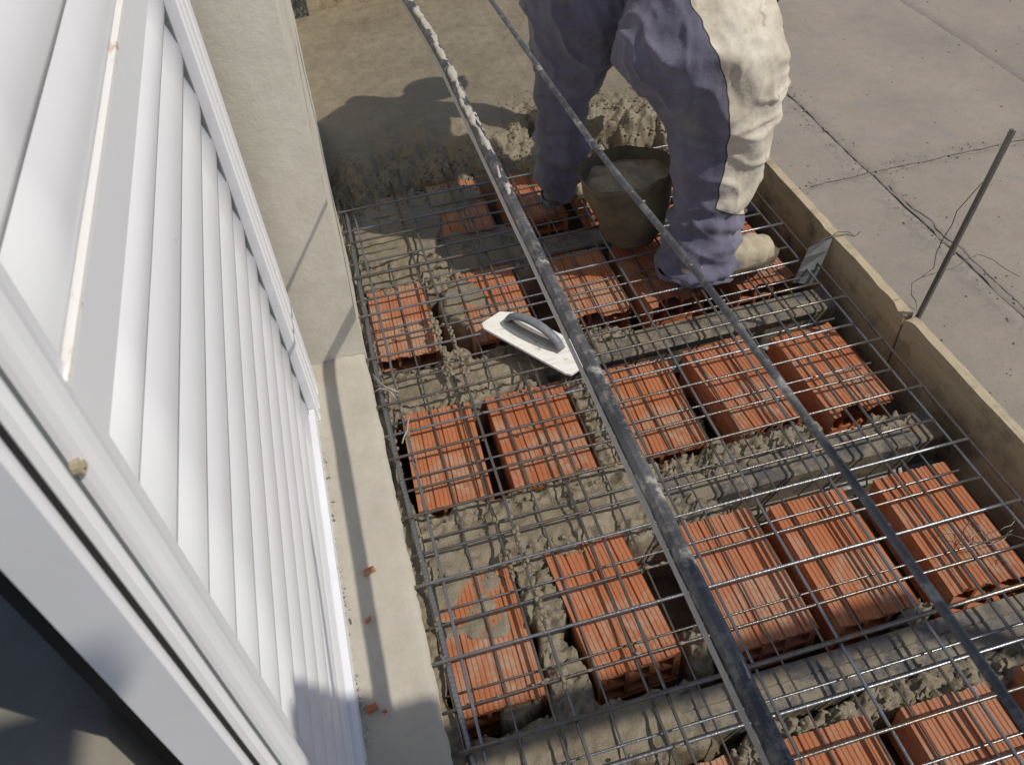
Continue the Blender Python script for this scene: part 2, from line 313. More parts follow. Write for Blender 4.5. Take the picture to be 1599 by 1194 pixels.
stile('gap_shade_strip', [(-.03, .3695), (.0015, .3695), (.0015, .335), (-.03, .335)], .014, 2.0, 'black')  # solid black strip stands for the shaded gap beside the jamb
sp = []
for i in range(170):
    y = random.uniform(.45, 1.62); sp.append(((XS + random.choice((.004, .008, .014)) + random.gauss(0, .003), y, .016 + abs(random.gauss(0, .012))), random.uniform(.0012, .0045), (.7, 1.4, .6)))
SPLASH_SHUTTER = sp
# bolt in the groove
b = at_x(112, 727, XS - .003); bb = tube([b, b + Vector((.007, 0, 0))], .0075, 14); bs = tube([b + Vector((.0065, 0, 0)), b + Vector((.009, 0, 0))], .004, 6)
tubes_obj('bolt', [bb, bs], M['canvas'], sh, False)
jb = thing('door_jamb', 'smooth white flat jamb board left of the black gap', 'jamb', (-.2, .30, .0))
v, f = vert_extrude([(.030, .300), (.0325, .303), (.0325, .307), (-.006, .307), (-.006, .300)], .5, 2.0, 6); s = mesh_obj('jamb_face', v, f, M['paint'], jb); fix_normals(s)
v, f = vert_extrude([(.026, .3075), (.026, .316), (.006, .316), (.006, .3075)], .5, 2.0, 6); s = mesh_obj('jamb_core', v, f, M['black'], jb); fix_normals(s)

# ================================================================== slab formwork
bm = bmesh.new(); box(bm, -.055, 1.345, -.6, 4.1, -.235, -.205); tag(bm_obj('formwork_deck', bm, M['oldwood']), 'dark boarded formwork deck glimpsed under the clay blocks', 'formwork')
def ragged_board(name, y0, y1, label, chip):
    zt = .055; xo, xi = 1.372, 1.347; seg = int((y1 - y0) / .012); V = []; Fc = []
    for i in range(seg + 1):
        y = y0 + (y1 - y0) * i / seg; w = .0022 * F(y, 1., 0, 9.); c = chip(y) if chip else 0.
        zi = zt + w - c * (.6 + .8 * abs(N(y, 4., 0, 60))); zo = zt + w * .5 - c * .45
        xin = xi - .004 * N(y, 0, 0, 3.) - c * .25; xo2 = xo + .0015 * N(y, 7., 0, 2.) + .002 * N(y, 9., 0, 25.) + c * .15
        V += [(xin, y, zi), (xo2, y, zo), (xo2 + .001, y, -.26), (xin - .001, y, -.26)]
    for i in range(seg):
        for j in range(4): Fc.append((i * 4 + j, i * 4 + (j + 1) % 4, i * 4 + 4 + (j + 1) % 4, i * 4 + 4 + j))
    Fc += [(0, 3, 2, 1), tuple(seg * 4 + q for q in (0, 1, 2, 3))]
    o = mesh_obj(name, V, Fc, M['wood'], None); fix_normals(o); return tag(o, label, 'formwork board', 'edge boards of the formwork')
ragged_board('formwork_board', 1.372, 4.12, 'long edge board of the formwork from the worker to the splintered joint', lambda y: .014 * max(0, 1 - abs(y - 1.39) / .035) + .005 * max(0, 1 - abs(y - 1.5) / .06) + .006 * max(0, 1 - abs(y - 1.78) / .03))
ragged_board('formwork_board', -.7, 1.362, 'nearer edge board of the formwork below the upright steel rod', lambda y: .018 * max(0, 1 - (1.362 - y) / .03) if y > 1.3 else .0)
# far board
V = []; Fc = []; seg = 60
for i in range(seg + 1):
    x = .0 + 1.37 * i / seg; zt = .125 + .004 * F(x, 0, 0, 5.); V += [(x, 4.085 + .003 * N(x, 0, 0, 6), zt), (x, 4.115, zt), (x, 4.115, -.25), (x, 4.085, -.25)]
for i in range(seg):
    for j in range(4): Fc.append((i * 4 + j, i * 4 + 4 + j, i * 4 + 4 + (j + 1) % 4, i * 4 + (j + 1) % 4))
Fc += [(0, 1, 2, 3), tuple(seg * 4 + q for q in (3, 2, 1, 0))]
o = mesh_obj('end_board', V, Fc, M['wood']); fix_normals(o); tag(o, 'stained pale timber end board at the far edge of the fresh concrete', 'formwork board')
bk = thing('steel_bracket', 'dark bolted steel bracket in the far corner beside the end board', 'bracket', (-.025, 4.06, .03))
bm = bmesh.new(); box(bm, -.048, .018, 4.03, 4.075, .03, .15); bm_obj('plate', bm, M['dark'], bk, bevel=.002)
for xx, zz in ((-.02, .12), (-.01, .075), (.002, .06)): tubes_obj('bolt', [tube([(xx, 4.03, zz), (xx, 4.02, zz)], .006, 6)], M['galv'], bk, False)
tag(tubes_obj('red_post', [tube([(-.036, 4.3, -.3), (-.036, 4.3, 1.5)], .02, 12)], M['red']), 'red painted steel post behind the far bracket', 'post')

# ------------------------------------------------------------------ joists
JY = [.075, .59, 1.105, 1.62, 2.135, 2.65]
JL = ['at the bottom of the picture', 'nearest the bottom that shows grey between the near block rows', 'in the middle with rust-brown flank showing', 'passing under the white trowel', 'under the feet of the worker', 'buried under the edge of fresh concrete']
for jy, jl in zip(JY, JL):
    prof = [(-.062, -.20), (.062, -.20), (.062, -.168), (.046, -.160), (.046, -.075), (.043, -.067), (.012, -.066), (.0095, -.069), (.007, -.0665), (-.042, -.067), (-.046, -.072), (-.046, -.160), (-.062, -.168)]
    V = []; Fc = []; n = len(prof); seg = 60; X0, X1 = -.06, 1.29
    for i in range(seg + 1):
        x = X0 + (X1 - X0) * i / seg
        for (y, z) in prof: V.append((x, jy + y + .0015 * N(x, y * 6, jy, 5.), z + .001 * N(x, y * 6, jy + 3, 6.)))
    for i in range(seg):
        for j in range(n): Fc.append((i * n + j, (i + 1) * n + j, (i + 1) * n + (j + 1) % n, i * n + (j + 1) % n))
    Fc += [tuple(range(n)), tuple(seg * n + j for j in range(n - 1, -1, -1))]
    o = mesh_obj('concrete_joist', V, Fc, M['joist']); fix_normals(o); tag(o, 'grey precast concrete joist ' + jl, 'joist', 'joists between the block rows')

# ------------------------------------------------------------------ hollow clay blocks
def block_mesh(seed, w=.184, L=.318, h=.12, broken=0.):
    rnd = random.Random(seed); V = []; Fc = []
    # ribbed outer skin (open tube), deep grooves at three places
    def side(n, length, deep):
        pts = [(0., 0.)]; step = length / n
        for i in range(n):
            d = .0046 if i in deep else .0015; a = i * step; pts += [(a + step * .12, 0), (a + step * .62, 0.0), (a + step * .72, d), (a + step * .95, d)]
        pts.append((length, 0)); return pts
    prof = []
    for s, d in side(17, w, (3 + seed % 3, 8 + seed % 2, 13)): prof.append((-w / 2 + s, -d))
    for s, d in side(9, h, (3, 6))[1:]: prof.append((w / 2 - d, -s))
    prof += [(w / 2 - .004, -h), (-w / 2 + .004, -h)]
    for s, d in side(9, h, (2, 6))[-2:0:-1]: prof.append((-w / 2 + d, -s))
    n = len(prof); seg = 14
    for i in range(seg + 1):
        y = -L / 2 + L * i / seg
        for (x, z) in prof:
            e = 0.
            if i == 0: e = .004 * F(x * 40, z * 40, seed) + broken * max(0, F(x * 14, z * 14, seed + 5.)) * .10
            if i == seg: e = -.004 * F(x * 40, z * 40, seed + 3)
            V.append((x + .0008 * N(y * 12, x * 9, seed), y + e, z + .0008 * N(y * 12, x * 9, seed + 9)))
    for i in range(seg):
        for j in range(n): Fc.append((i * n + j, (i + 1) * n + j, (i + 1) * n + (j + 1) % n, i * n + (j + 1) % n))
    # inner webs: cells 3 x 2 with holes right through
    t = .009; xs_ = [-w / 2 + .006, -w / 2 + .006 + t]; cw = (w - .012 - 4 * t) / 3
    for c in range(3): xs_ += [xs_[-1] + cw, xs_[-1] + cw + t]
    zs_ = [-.006, -.006 - t]; chh = (h - .012 - 3 * t) / 2
    for c in range(2): zs_ += [zs_[-1] - chh, zs_[-1] - chh - t]
    ya, yb = -L / 2 + .002 + broken * .035, L / 2 - .002; o = len(V); nx, nz = len(xs_), len(zs_)
    for y in (ya, yb):
        for x in xs_:
            for z in zs_: V.append((x, y, z))
    idx = lambda e, a, b: o + e * nx * nz + a * nz + b
    for a in range(nx - 1):
        for b in range(nz - 1):
            hole = (a % 2 == 1) and (b % 2 == 1)
            if not hole:
                Fc.append((idx(0, a, b), idx(0, a, b + 1), idx(0, a + 1, b + 1), idx(0, a + 1, b))); Fc.append((idx(1, a, b), idx(1, a + 1, b), idx(1, a + 1, b + 1), idx(1, a, b + 1)))
            else:
                for p, q in (((a, b), (a + 1, b)), ((a + 1, b), (a + 1, b + 1)), ((a + 1, b + 1), (a, b + 1)), ((a, b + 1), (a, b))):
                    Fc.append((idx(0, *p), idx(0, *q), idx(1, *q), idx(1, *p)))
    # rim joining skin and core
    for e, base in ((0, 0), (1, seg * n)):
        yy = ya if e == 0 else yb
        o2 = len(V); 
        for (x, z) in prof: V.append((max(-w / 2 + .0058, min(w / 2 - .0058, x)), yy, max(-h + .0058, min(-.0058, z))))
        for j in range(n): Fc.append((base + j, base + (j + 1) % n, o2 + (j + 1) % n, o2 + j))
    me = bpy.data.meshes.new('clay_block'); me.from_pydata(V, [], Fc); me.update()
    bm = bmesh.new(); bm.from_mesh(me); bmesh.ops.recalc_face_normals(bm, faces=bm.faces); bm.to_mesh(me); bm.free(); me.materials.append(M['clay']); return me
BM = [block_mesh(s, broken=b) for s, b in ((0, 0), (1, 0), (2, .35), (3, 0), (4, 1.0), (5, .15))]
rowname = ['in the bottom row', 'in the second row from bottom', 'in the row below the trowel', 'in the row beside the trowel', 'in the farthest row']
look = ['nearest the ledge', 'second from the ledge', 'central', 'second from the edge board', 'nearest the edge board']
spec = {0: [(.07, .335), (.35, .335), (.634, .332), (.887, .322), (1.15, .33)], 1: [(.062, .862), (.342, .861), (.642, .836), (.868, .822), (1.13, .818)],
        2: [(.087, 1.371), (.333, 1.365), (.639, 1.361), (.892, 1.367), (1.146, 1.348)], 3: [(.068, 1.907), (.345, 1.90), (.634, 1.89), (.86, 1.88), (1.141, 1.877)], 4: [(.08, 2.41), (.352, 2.42), (.60, 2.41), (.86, 2.39), (1.13, 2.40)]}
rot = {(0, 3): -.01, (1, 1): .06, (1, 4): -.02, (2, 0): -.04, (2, 2): -.05, (2, 3): .07, (2, 4): .05, (3, 0): -.05, (3, 3): .07, (3, 4): .05}
pick = {(2, 4): 4, (3, 2): 4, (3, 3): 4, (3, 0): 2, (1, 4): 5, (3, 4): 2}
for rr, lst in spec.items():
    for c, (x, y) in enumerate(lst):
        k_ = pick.get((rr, c), (rr * 5 + c * 3) % 2 * 3 if (rr + c) % 3 else 1)
        o = bpy.data.objects.new('clay_block', BM[k_]); COL.objects.link(o); o.location = (x, y, -.046 + .004 * N(x, y, 1, 9.) - (.012 if (rr, c) in ((2, 4), (3, 4)) else 0)); o.rotation_euler = (.012 * N(x, y, 5, 9), .02 * N(x, y, 8, 9), rot.get((rr, c), .03 * N(x, y, 3., 20.)))
        if (rr, c) == (2, 1): o.scale = (1.14, 1, 1)
        ex = {(1, 0): 'mortar-smeared ', (3, 1): 'half mortar-covered ', (1, 4): 'tilted orange ', (2, 4): 'broken-ended ', (3, 2): 'shadowed broken-ended '}.get((rr, c), '')
        tag(o, f'{ex}red clay block {look[c]}, {rowname[rr]}' if look[c] != 'central' else f'{ex}red clay block in the centre, {rowname[rr]}', 'hollow block', 'hollow clay blocks between the joists')

# ------------------------------------------------------------------ fresh mortar and concrete (one continuous poured surface)
def sstep(a, b, x):
    t = max(0., min(1., (x - a) / (b - a))); return t * t * (3 - 2 * t)
def edge_y(x):
    P = [(-.1, 2.54), (.05, 2.56), (.23, 2.63), (.45, 2.60), (.65, 2.52), (.78, 2.60), (.95, 2.55), (1.13, 2.46), (1.4, 2.48)]
    for (a, ya), (b, yb) in zip(P, P[1:]):
        if x <= b: return ya + (yb - ya) * (x - a) / (b - a)
    return 2.48
def fill(x, y):
    """level of mortar, -1 where there is none"""
    n1 = F(x, y, 0, 9.); n2 = F(x, y, 5., 30.); lump = abs(N(x, y, 2., 34.)) + .7 * abs(N(x, y, 6., 75.))
    best = -.30; xe = x + .03 * N(x, y, 8., 14.); ye = y + .03 * N(x, y, 4., 14.)
    # strip along the ledge
    m = 1 - sstep(-.03, .0, xe); best = max(best, -.30 + m * (.262 + .015 * n1 + .016 * lump))
    # over the joists towards the ledge
    for jy, xl, half in ((.59, .44, .085), (1.105, .60, .125), (1.62, .42, .10), (2.135, .55, .12), (.075, .3, .1)):
        m = (1 - sstep(xl - .05, xl + .12, xe)) * (1 - sstep(half - .02, half + .02, abs(ye - jy)))
        flat = 1 - sstep(.035, .06, abs(y - jy)); lv = -.052 + .012 * n1 + (.012 * n2 + .026 * lump - .01) * (1 - .8 * flat)
        best = max(best, -.30 + m * (.30 + lv))
    # dropped mortar between blocks
    for cx, y0, y1, hw, lv in ((.205, .62, 1.0, .045, -.062), (.19, 1.66, 1.75, .05, -.07), (.49, 1.16, 1.56, .035, -.085), (.19, 1.5, 1.62, .06, -.055), (.20, 2.0, 2.6, .06, -.06), (.5, .66, .80, .03, -.12), (.755, 1.20, 1.5, .02, -.13), (.225, 1.88, 2.08, .03, -.07)):
        m = (1 - sstep(hw - .01, hw + .012, abs(xe - cx))) * sstep(y0 - .02, y0 + .02, ye) * (1 - sstep(y1 - .02, y1 + .02, ye)); best = max(best, -.30 + m * (.30 + lv + .03 * lump + .01 * n2))
    # rough spill right of the middle on two joists
    for cx, cy, rx, ry, lv in ((.80, 1.165, .26, .05, -.062), (.58, 1.03, .14, .05, -.064), (.60, 1.67, .13, .045, -.066), (1.00, .52, .34, .05, -.085), (.62, .50, .16, .045, -.085), (1.2, 1.14, .07, .03, -.06), (.95, .66, .05, .02, -.06)):
        d = ((xe - cx) / rx) ** 2 + ((ye - cy) / ry) ** 2; m = 1 - sstep(.7, 1.25, d); best = max(best, -.30 + m * (.30 + lv - .012 + .042 * lump + .01 * n2))
    # mud smeared over whole blocks
    for cx, cy, rx, ry, lv in ((.0, .98, .14, .12, -.044), (.08, .93, .07, .10, -.047), (.27, 1.93, .07, .13, -.045), (.11, 2.36, .20, .22, -.036), (.33, 2.48, .13, .10, -.040), (.35, 2.22, .2, .08, -.05), (.10, .72, .06, .05, -.055)):
        d = ((xe - cx) / rx) ** 2 + ((ye - cy) / ry) ** 2; m = 1 - sstep(.7, 1.2, d); best = max(best, -.30 + m * (.30 + lv + .010 * n1 + .003 * n2))
    # the fresh slab with its heaped edge
    e = edge_y(x) + .03 * F(x, y, 1., 6.); d = y - e
    m = sstep(-.13, .10, d + .03 * N(x, y, 2., 16.) + .018 * N(x, y, 2., 38.)) ** .8; rough = (1 - sstep(.10, .42 if x > .62 else .20, d)); heap = math.exp(-((d - .13) / .12) ** 2) * (.045 if x < .7 else .03)
    gl = abs(N(x, y, 0, 17.)) * .045 + abs(N(x, y, 3, 42.)) * .034 + abs(N(x, y, 7, 90.)) * .018
    if x < .72: heap = heap * .35 - .085 * (1 - sstep(-.12, .34, d)) ** 1.2 + .03 * F(x, y, 11., 7.) * (1 - sstep(.1, .4, d)); m = sstep(-.13, .0, d + .03 * N(x, y, 2., 16.) + .018 * N(x, y, 2., 38.))
    lv = .036 + heap + rough * (gl * (1.0 if x > .62 else .8) - .018 + .012 * n1) + .0016 * N(x, y, 4., 7.) + .0007 * N(x * 1.5, y * .4, 4., 45.) - (1 - rough) * .0022 * math.exp(-((abs(((x - .10 + .01 * N(0, y, 0, 3.)) % .27) - .13)) / .02) ** 2)
    best = max(best, -.30 + m * (.30 + lv))
    return best
st = .0062; nx = int(1.405 / st); ny = int((4.085 - .0) / st); V = []; lvl = np.zeros((nx + 1, ny + 1))
for a in range(nx + 1):
    x = -.058 + st * a
    for b in range(ny + 1): lvl[a, b] = fill(x, st * b)
Fc = []; used = lvl > -.215
idx = -np.ones((nx + 1, ny + 1), int); cnt = 0
keep = np.zeros_like(used); 
cell = used[:-1, :-1] | used[1:, :-1] | used[:-1, 1:] | used[1:, 1:]
for a in range(nx):
    for b in range(ny):
        if cell[a, b]:
            q = []
            for (i, j) in ((a, b), (a + 1, b), (a + 1, b + 1), (a, b + 1)):
                if idx[i, j] < 0:
                    idx[i, j] = cnt; cnt += 1; V.append((-.058 + st * i + .002 * N(i, j, 0, 1.7), st * j, lvl[i, j]))
                q.append(int(idx[i, j]))
            Fc.append(tuple(q))
tag(mesh_obj('fresh_concrete', V, Fc, M['mortar'], None, True), 'wet grey-brown concrete poured over the far end and spilt between blocks', 'fresh concrete', kind='stuff')
# loose crumbs of mix
ico = bmesh.new(); bmesh.ops.create_icosphere(ico, subdivisions=1, radius=1.); iv = [v.co.copy() for v in ico.verts]; ifc = [tuple(v.index for v in f.verts) for f in ico.faces]; ico.free()
def lumps(name, spots, m, parent=None):
    V, Fc = [], []
    for (p, rr, sq) in spots:
        o = len(V); s = random.random() * 50; ang = random.random() * 6; ca, sa = math.cos(ang), math.sin(ang)
        for v in iv:
            q = v * (1 + .35 * N(v.x, v.y, v.z + s, 1.6)); q = Vector((q.x * sq[0], q.y * sq[1], q.z * sq[2])) * rr; V.append((p[0] + q.x * ca - q.y * sa, p[1] + q.x * sa + q.y * ca, p[2] + q.z))
        Fc += [tuple(i + o for i in f) for f in ifc]
    return mesh_obj(name, V, Fc, m, parent, True)
tag(lumps('street_grit', GR, M['paveline']), 'small dark grit and crumbs scattered on the street paving', 'grit', kind='stuff')
tag(lumps('cement_splash', SPLASH_SHUTTER, M['splash'], sh), kind='stuff')
sp = []
for i in range(2600):
    t = random.random()
    if t < .45: x = random.uniform(.6, 1.3); y = edge_y(x) + random.gauss(.10, .13)
    elif t < .7: x = random.uniform(-.04, .62); y = edge_y(x) + random.gauss(.0, .05)
    else: x = random.uniform(-.05, 1.0); y = random.choice((.5, .68, 1.03, 1.17, 1.55, 1.68, 2.05)) + random.gauss(0, .02)
    z = fill(x, y)
    if z < -.1: continue
    sp.append(((x, y, z + .001), random.uniform(.002, .0065), (1, random.uniform(.6, 1), random.uniform(.6, .9))))
tag(lumps('mortar_crumbs', sp, M['mortar']), 'loose crumbs of mortar scattered along the rough concrete edges', 'mortar crumbs', kind='stuff')

# ================================================================== steel mesh
def bar(x0, x1, y, z, rr, sheet, along='x', name='cross_bar', amp=.0022):
    n = 12; pts = []
    for i in range(n + 1):
        t = x0 + (x1 - x0) * i / n; a = amp * N(t, y * 7, z * 90, 2.2); c = amp * .6 * N(t, y * 7, z * 90 + 9, 2.8)
        pts.append((t, y + a, z + c) if along == 'x' else (y + a, t, z + c))
    v, f = tube(pts, rr, 8); return mesh_obj(name, v, f, M['steel'], sheet, True)
def fall(y): return 0.
shA = thing('steel_mesh', 'topmost sheet of square welded steel mesh, its bar ends reaching nearest the edge board', 'steel mesh', (.62, 1.4, 0), 'sheets of reinforcing mesh')
shB = thing('steel_mesh', 'second sheet of welded steel mesh lapped half a square under the top one', 'steel mesh', (.62, 1.4, -.009), 'sheets of reinforcing mesh')
shC = thing('steel_mesh', 'lowest thin-wired sheet of steel mesh lying close over the clay blocks', 'steel mesh', (.62, 1.4, -.034), 'sheets of reinforcing mesh')
YE = 2.66
kA = [.807 + .1835 * i for i in range(-4, 10)]; kB = [.893 + .1835 * i for i in range(-5, 9)]
for y in kA: bar(-.058 + .006 * N(y, 1, 0, 9), 1.284 + .006 * N(y, 0, 0, 7), y + .003 * N(y, 3, 0, 9), .0, .0038 if not (abs(y - 2.09) < .08 or abs(y - .62) < .08) else .0054, shA)
for i in range(8): bar(-.1 + 0, YE, .005 + .1838 * i, -.0082, .0037, shA, 'y', 'long_bar')
for y in kB: bar(-.05 + .006 * N(y, 1, 0, 5), 1.255 + .008 * N(y, 0, 0, 7), y + .003 * N(y, 5, 0, 9), -.0125 + .002 * N(y, 6, 0, 9), .0036, shB)
for x in (-.03, .152, .34, .527, .709, .892, 1.070, 1.25): bar(-.1, YE - .02, x * 1.008, -.0205, .0034, shB, 'y', 'long_bar')
for y in kB: bar(-.04, 1.235, (y + .024) * 1.022, -.035, .0025, shC)
for x in (.075, .255, .434, .61, .79, .97, 1.152): bar(-.1, YE - .03, x * 1.026, -.041, .0025, shC, 'y', 'long_bar')
sp = []
for (cx, y0, y1, n_, zz, w_) in ((.155, 1.42, 1.86, 150, -.012, .007), (.192, 1.5, 1.78, 90, -.004, .006), (.006, 1.3, 1.8, 40, -.006, .005), (.155, .95, 1.12, 40, -.014, .006), (.19, .66, 1.12, 70, -.006, .006), (-.03, .5, 2.2, 90, -.014, .006)):
    for i in range(n_):
        y = random.uniform(y0, y1)
        if N(y, cx, 0, 9.) < -.12: continue
        sp.append(((cx + random.gauss(0, w_ * .5), y, zz + random.gauss(0, w_ * .5)), random.uniform(.003, w_), (1, 1.9, .9)))
for i in range(140):
    y = random.choice(kA + kB) + random.gauss(0, .003); x = random.uniform(-.04, .5) if random.random() < .8 else random.uniform(.5, 1.2); sp.append(((x, y, -.004 + random.gauss(0, .003)), random.uniform(.002, .0055), (1.6, 1, .8)))
for q_ in sp: pass
def lumps_straight(name, spots, m, parent):
    V, Fc = [], []
    for (p, rr, sq) in spots:
        o = len(V); s0 = random.random() * 50
        for v in iv:
            q = v * (1 + .5 * N(v.x, v.y, v.z + s0, 1.6)); V.append((p[0] + q.x * rr * sq[0], p[1] + q.y * rr * sq[1], p[2] + q.z * rr * sq[2]))
        Fc += [tuple(i + o for i in f) for f in ifc]
    return mesh_obj(name, V, Fc, m, parent, True)
tag(lumps_straight('mortar_clots', sp, M['mortar'], shB), kind='stuff')
# near the ledge: short dark rebar laid along the strip
rb = thing('rebar', 'dark ribbed reinforcing bar lying along the ledge side of the mesh', 'rebar', (-.02, 1.2, -.02))
pts = [(-.028 + .008 * math.sin(y * 3) + .004 * N(y, 0, 0, 6), y, -.012 + .006 * N(y, 4, 0, 5)) for y in np.linspace(.1, 2.5, 50)]
v, f = tube(pts, .006, 8); mesh_obj('bar', v, f, M['steel'], rb, True)
V, Fc = [], []
for i in range(220):
    y = .12 + i * .0107; x = -.028 + .008 * math.sin(y * 3) + .004 * N(y, 0, 0, 6); z = -.012 + .006 * N(y, 4, 0, 5); v, f = tube([(x, y, z), (x + .0004, y + .002, z)], .0072, 6); o = len(V); V += v; Fc += [tuple(q + o for q in ff) for ff in f]
mesh_obj('ribs', V, Fc, M['steel'], rb)

# ================================================================== two overhead rails and their posts
rail = thing('angle_rail', 'thick dark steel rail splashed with white cement, crossing the picture above the mesh', 'rail', (.29, 1.0, .687))
def rx(y): return .294 if y < 1.9 else .294 - .055 * (y - 1.9) ** 1.35 - .0
ys_ = [-1.4 + .05 * i for i in range(119)]
def rail_part(prof, name, m, wob=0.):
    V, Fc = [], []; n = len(prof)
    for y in ys_:
        for j, (a, b) in enumerate(prof): V.append((rx(y) + a * .76 + wob * N(y, j, 0, 9.), y, .687 + b + wob * N(y, j, 5., 9.)))
    for i in range(len(ys_) - 1):
        for j in range(n): Fc.append((i * n + j, (i + 1) * n + j, (i + 1) * n + (j + 1) % n, i * n + (j + 1) % n))
    Fc += [tuple(range(n)), tuple((len(ys_) - 1) * n + j for j in range(n - 1, -1, -1))]
    o = mesh_obj(name, V, Fc, M[m], rail, False); fix_normals(o); return o
rail_part([(-.013, .0), (-.011, .008), (-.004, .013), (.008, .013), (.016, .009), (.019, .0), (.017, -.010), (.008, -.015), (-.006, -.013)], 'rail_body', 'dark', .0008)
rail_part([(-.0195, -.003), (-.0145, .001), (-.0135, -.008), (-.019, -.011)], 'rail_lip', 'splash', .0008)
V, Fc = [], []; na = 12; ystep = .004; ny_ = int(2.9 / ystep)
def crust(y, a):
    base = F(y * 1.0, a * .05, 0, 16.) * .9 + .5 * N(y, a * .1, 4., 4.); dens = -.62 + .80 * sstep(1.15, 1.55, y) + .10 * sstep(1.5, 2.2, y) + .25 * (1 - sstep(.0, .06, abs(y - .66))) 
    return (base + dens - .55 * ((a - .15) / .95) ** 2) * .012
prev = None
for i in range(ny_):
    y = .02 + i * ystep; row = []
    for j in range(na):
        a = -1.0 + 2.3 * j / (na - 1); t = crust(y, a); t = max(-.003, min(.0052, t)) + .0012 * N(y, a, 0, 60.)
        ang = math.pi * .5 - a; row.append((rx(y) + .003 + (.0122 + t) * math.cos(ang), y, .687 + (.0125 + t) * math.sin(ang)))
    V += row
for i in range(ny_ - 1):
    for j in range(na - 1): q = i * na + j; Fc.append((q, q + 1, q + na + 1, q + na))
o = mesh_obj('cement_splash', V, Fc, M['splash'], rail, True); fix_normals(o); tag(o, kind='stuff')
thin = thing('round_rail', 'thin dark round steel rail passing in front of the worker', 'rail', (.33, .8, 1.03))
tp = [(-1.4, .345), (.14, .345), (.36, .344), (.61, .336), (.9, .316), (1.41, .305), (2.2, .290), (4.4, .27)]
pts = []
for (a, xa), (b, xb) in zip(tp, tp[1:]):
    for i in range(8): t = i / 8; pts.append((xa + (xb - xa) * t, a + (b - a) * t, 1.03))
for _ in range(3): pts = [pts[0]] + [tuple((pts[i - 1][j] + 2 * pts[i][j] + pts[i + 1][j]) / 4 for j in range(3)) for i in range(1, len(pts) - 1)] + [pts[-1]]
v, f = tube(pts, .0039, 12); mesh_obj('rail_bar', v, f, M['dark'], thin, True)
sp = [((p[0] + .002, p[1] + random.uniform(-.05, .05), 1.0332), random.uniform(.0008, .0018), (1, 1.2, .5)) for p in pts[8:40:2]]
tag(lumps('cement_splash', sp, M['splash'], thin), kind='stuff')
bm = bmesh.new(); box(bm, .2, .4, 4.45, 4.5, -3, 1.022); tag(bm_obj('rail_post', bm, M['wood']), 'timber post carrying the far ends of both rails', 'post')
# unseen boards added behind the viewer, shaped to throw shade on the near corner
pf = thing('shade_boards', 'added unseen timber boards high behind the viewer that shade the near corner', 'shade blocker', (1.5, -.8, 2.6))
bm = bmesh.new(); box(bm, 1.18, 1.70, -2.0, -.275, 2.58, 2.62); box(bm, .15, .80, -.80, -.272, 2.575, 2.615); bm_obj('deck', bm, M['wood'], pf)  # added boards keep sun off the ledge and part of the sill
bm = bmesh.new(); box(bm, 1.20, 1.585, -.274, -.235, 2.58, 2.62); bm_obj('shade_nosing', bm, M['wood'], pf)
bm = bmesh.new(); box(bm, 1.701, 2.75, -.42, -.335, 2.585, 2.615); bm_obj('shade_plank', bm, M['wood'], pf)  # added plank for the shade band across the near blocks
for x, y in ((1.3, -1.9), (2.7, -.38), (1.6, -1.9)): tubes_obj('pole', [tube([(x, y, -3), (x, y, 2.58)], .024, 12)], M['galv'], pf)

# ================================================================== edge hardware
sp_ = thing('galvanised_strap', 'bent galvanised steel strap leaning from the joist up to the edge board', 'strap', (1.25, 1.69, -.06))
a0, a1 = Vector((1.222, 1.705, -.062)), Vector((1.272, 1.675, -.062)); b0, b1 = at_z(1264, 384, .050), at_z(1302, 368, .056)
V = []; nrm = (a1 - a0).cross(b0 - a0).normalized()
for t in (0, .33, .7, 1.):
    for p, q in ((a0, b0), (a1, b1)):
        c = p.lerp(q, t); c = c + nrm * (.004 * math.sin(t * 3.1)); V += [c, c - nrm * .0025]
Fc = []
for i in range(3):
    o = i * 4; Fc += [(o, o + 2, o + 6, o + 4), (o + 1, o + 5, o + 7, o + 3), (o, o + 4, o + 5, o + 1), (o + 2, o + 3, o + 7, o + 6)]
Fc += [(0, 1, 3, 2), (12, 14, 15, 13)]
s = mesh_obj('strap_plate', V, Fc, M['galv'], sp_); fix_normals(s)
w = [at_z(1262, 385, .054), at_z(1285, 374, .058), at_z(1300, 368, .062), at_z(1322, 366, .058), at_z(1335, 369, .055), at_z(1343, 362, .058)]
tubes_obj('tie_wire', [tube(w, .0016, 6), tube([w[2], at_z(1308, 362, .06), w[3] + Vector((.01, .01, .0)), w[4]], .0012, 6)], M['wire'], sp_)
rod = thing('upright_rod', 'thin steel channel rod standing up outside the edge board with loose wire on it', 'rod', tuple(at_z(1435, 490, .0)))
p0 = at_z(1435, 492, .05); p1 = at_y(1582, 203, p0.y); d = (p1 - p0); p00 = p0 - d * .8
s_, t_ = frame(d)
bm = bmesh.new(); vs = []
for p in (p00, p1):
    vs.append([bm.verts.new(p + s_ * a + t_ * b) for a, b in ((-.006, -.004), (.006, -.004), (.006, .004), (.002, .004), (.001, -.001), (-.003, -.001), (-.004, .004), (-.006, .004))])
for j in range(8): bm.faces.new((vs[0][j], vs[0][(j + 1) % 8], vs[1][(j + 1) % 8], vs[1][j]))
bm.faces.new(vs[1]); bm.faces.new(vs[0][::-1]); bmesh.ops.recalc_face_normals(bm, faces=bm.faces); bm_obj('channel', bm, M['steel'], rod)
def yw(px, py, dy=0.): return at_y(px, py, p0.y + dy)
W1 = [yw(1534, 285), yw(1510, 312, .01), yw(1494, 330, .02), yw(1487, 350, .02), yw(1473, 372, .02), yw(1462, 395, .01), yw(1458, 418, .01), yw(1440, 432, .0), yw(1424, 442, -.01), yw(1423, 460, -.01), yw(1430, 470), yw(1432, 485), yw(1420, 478)]
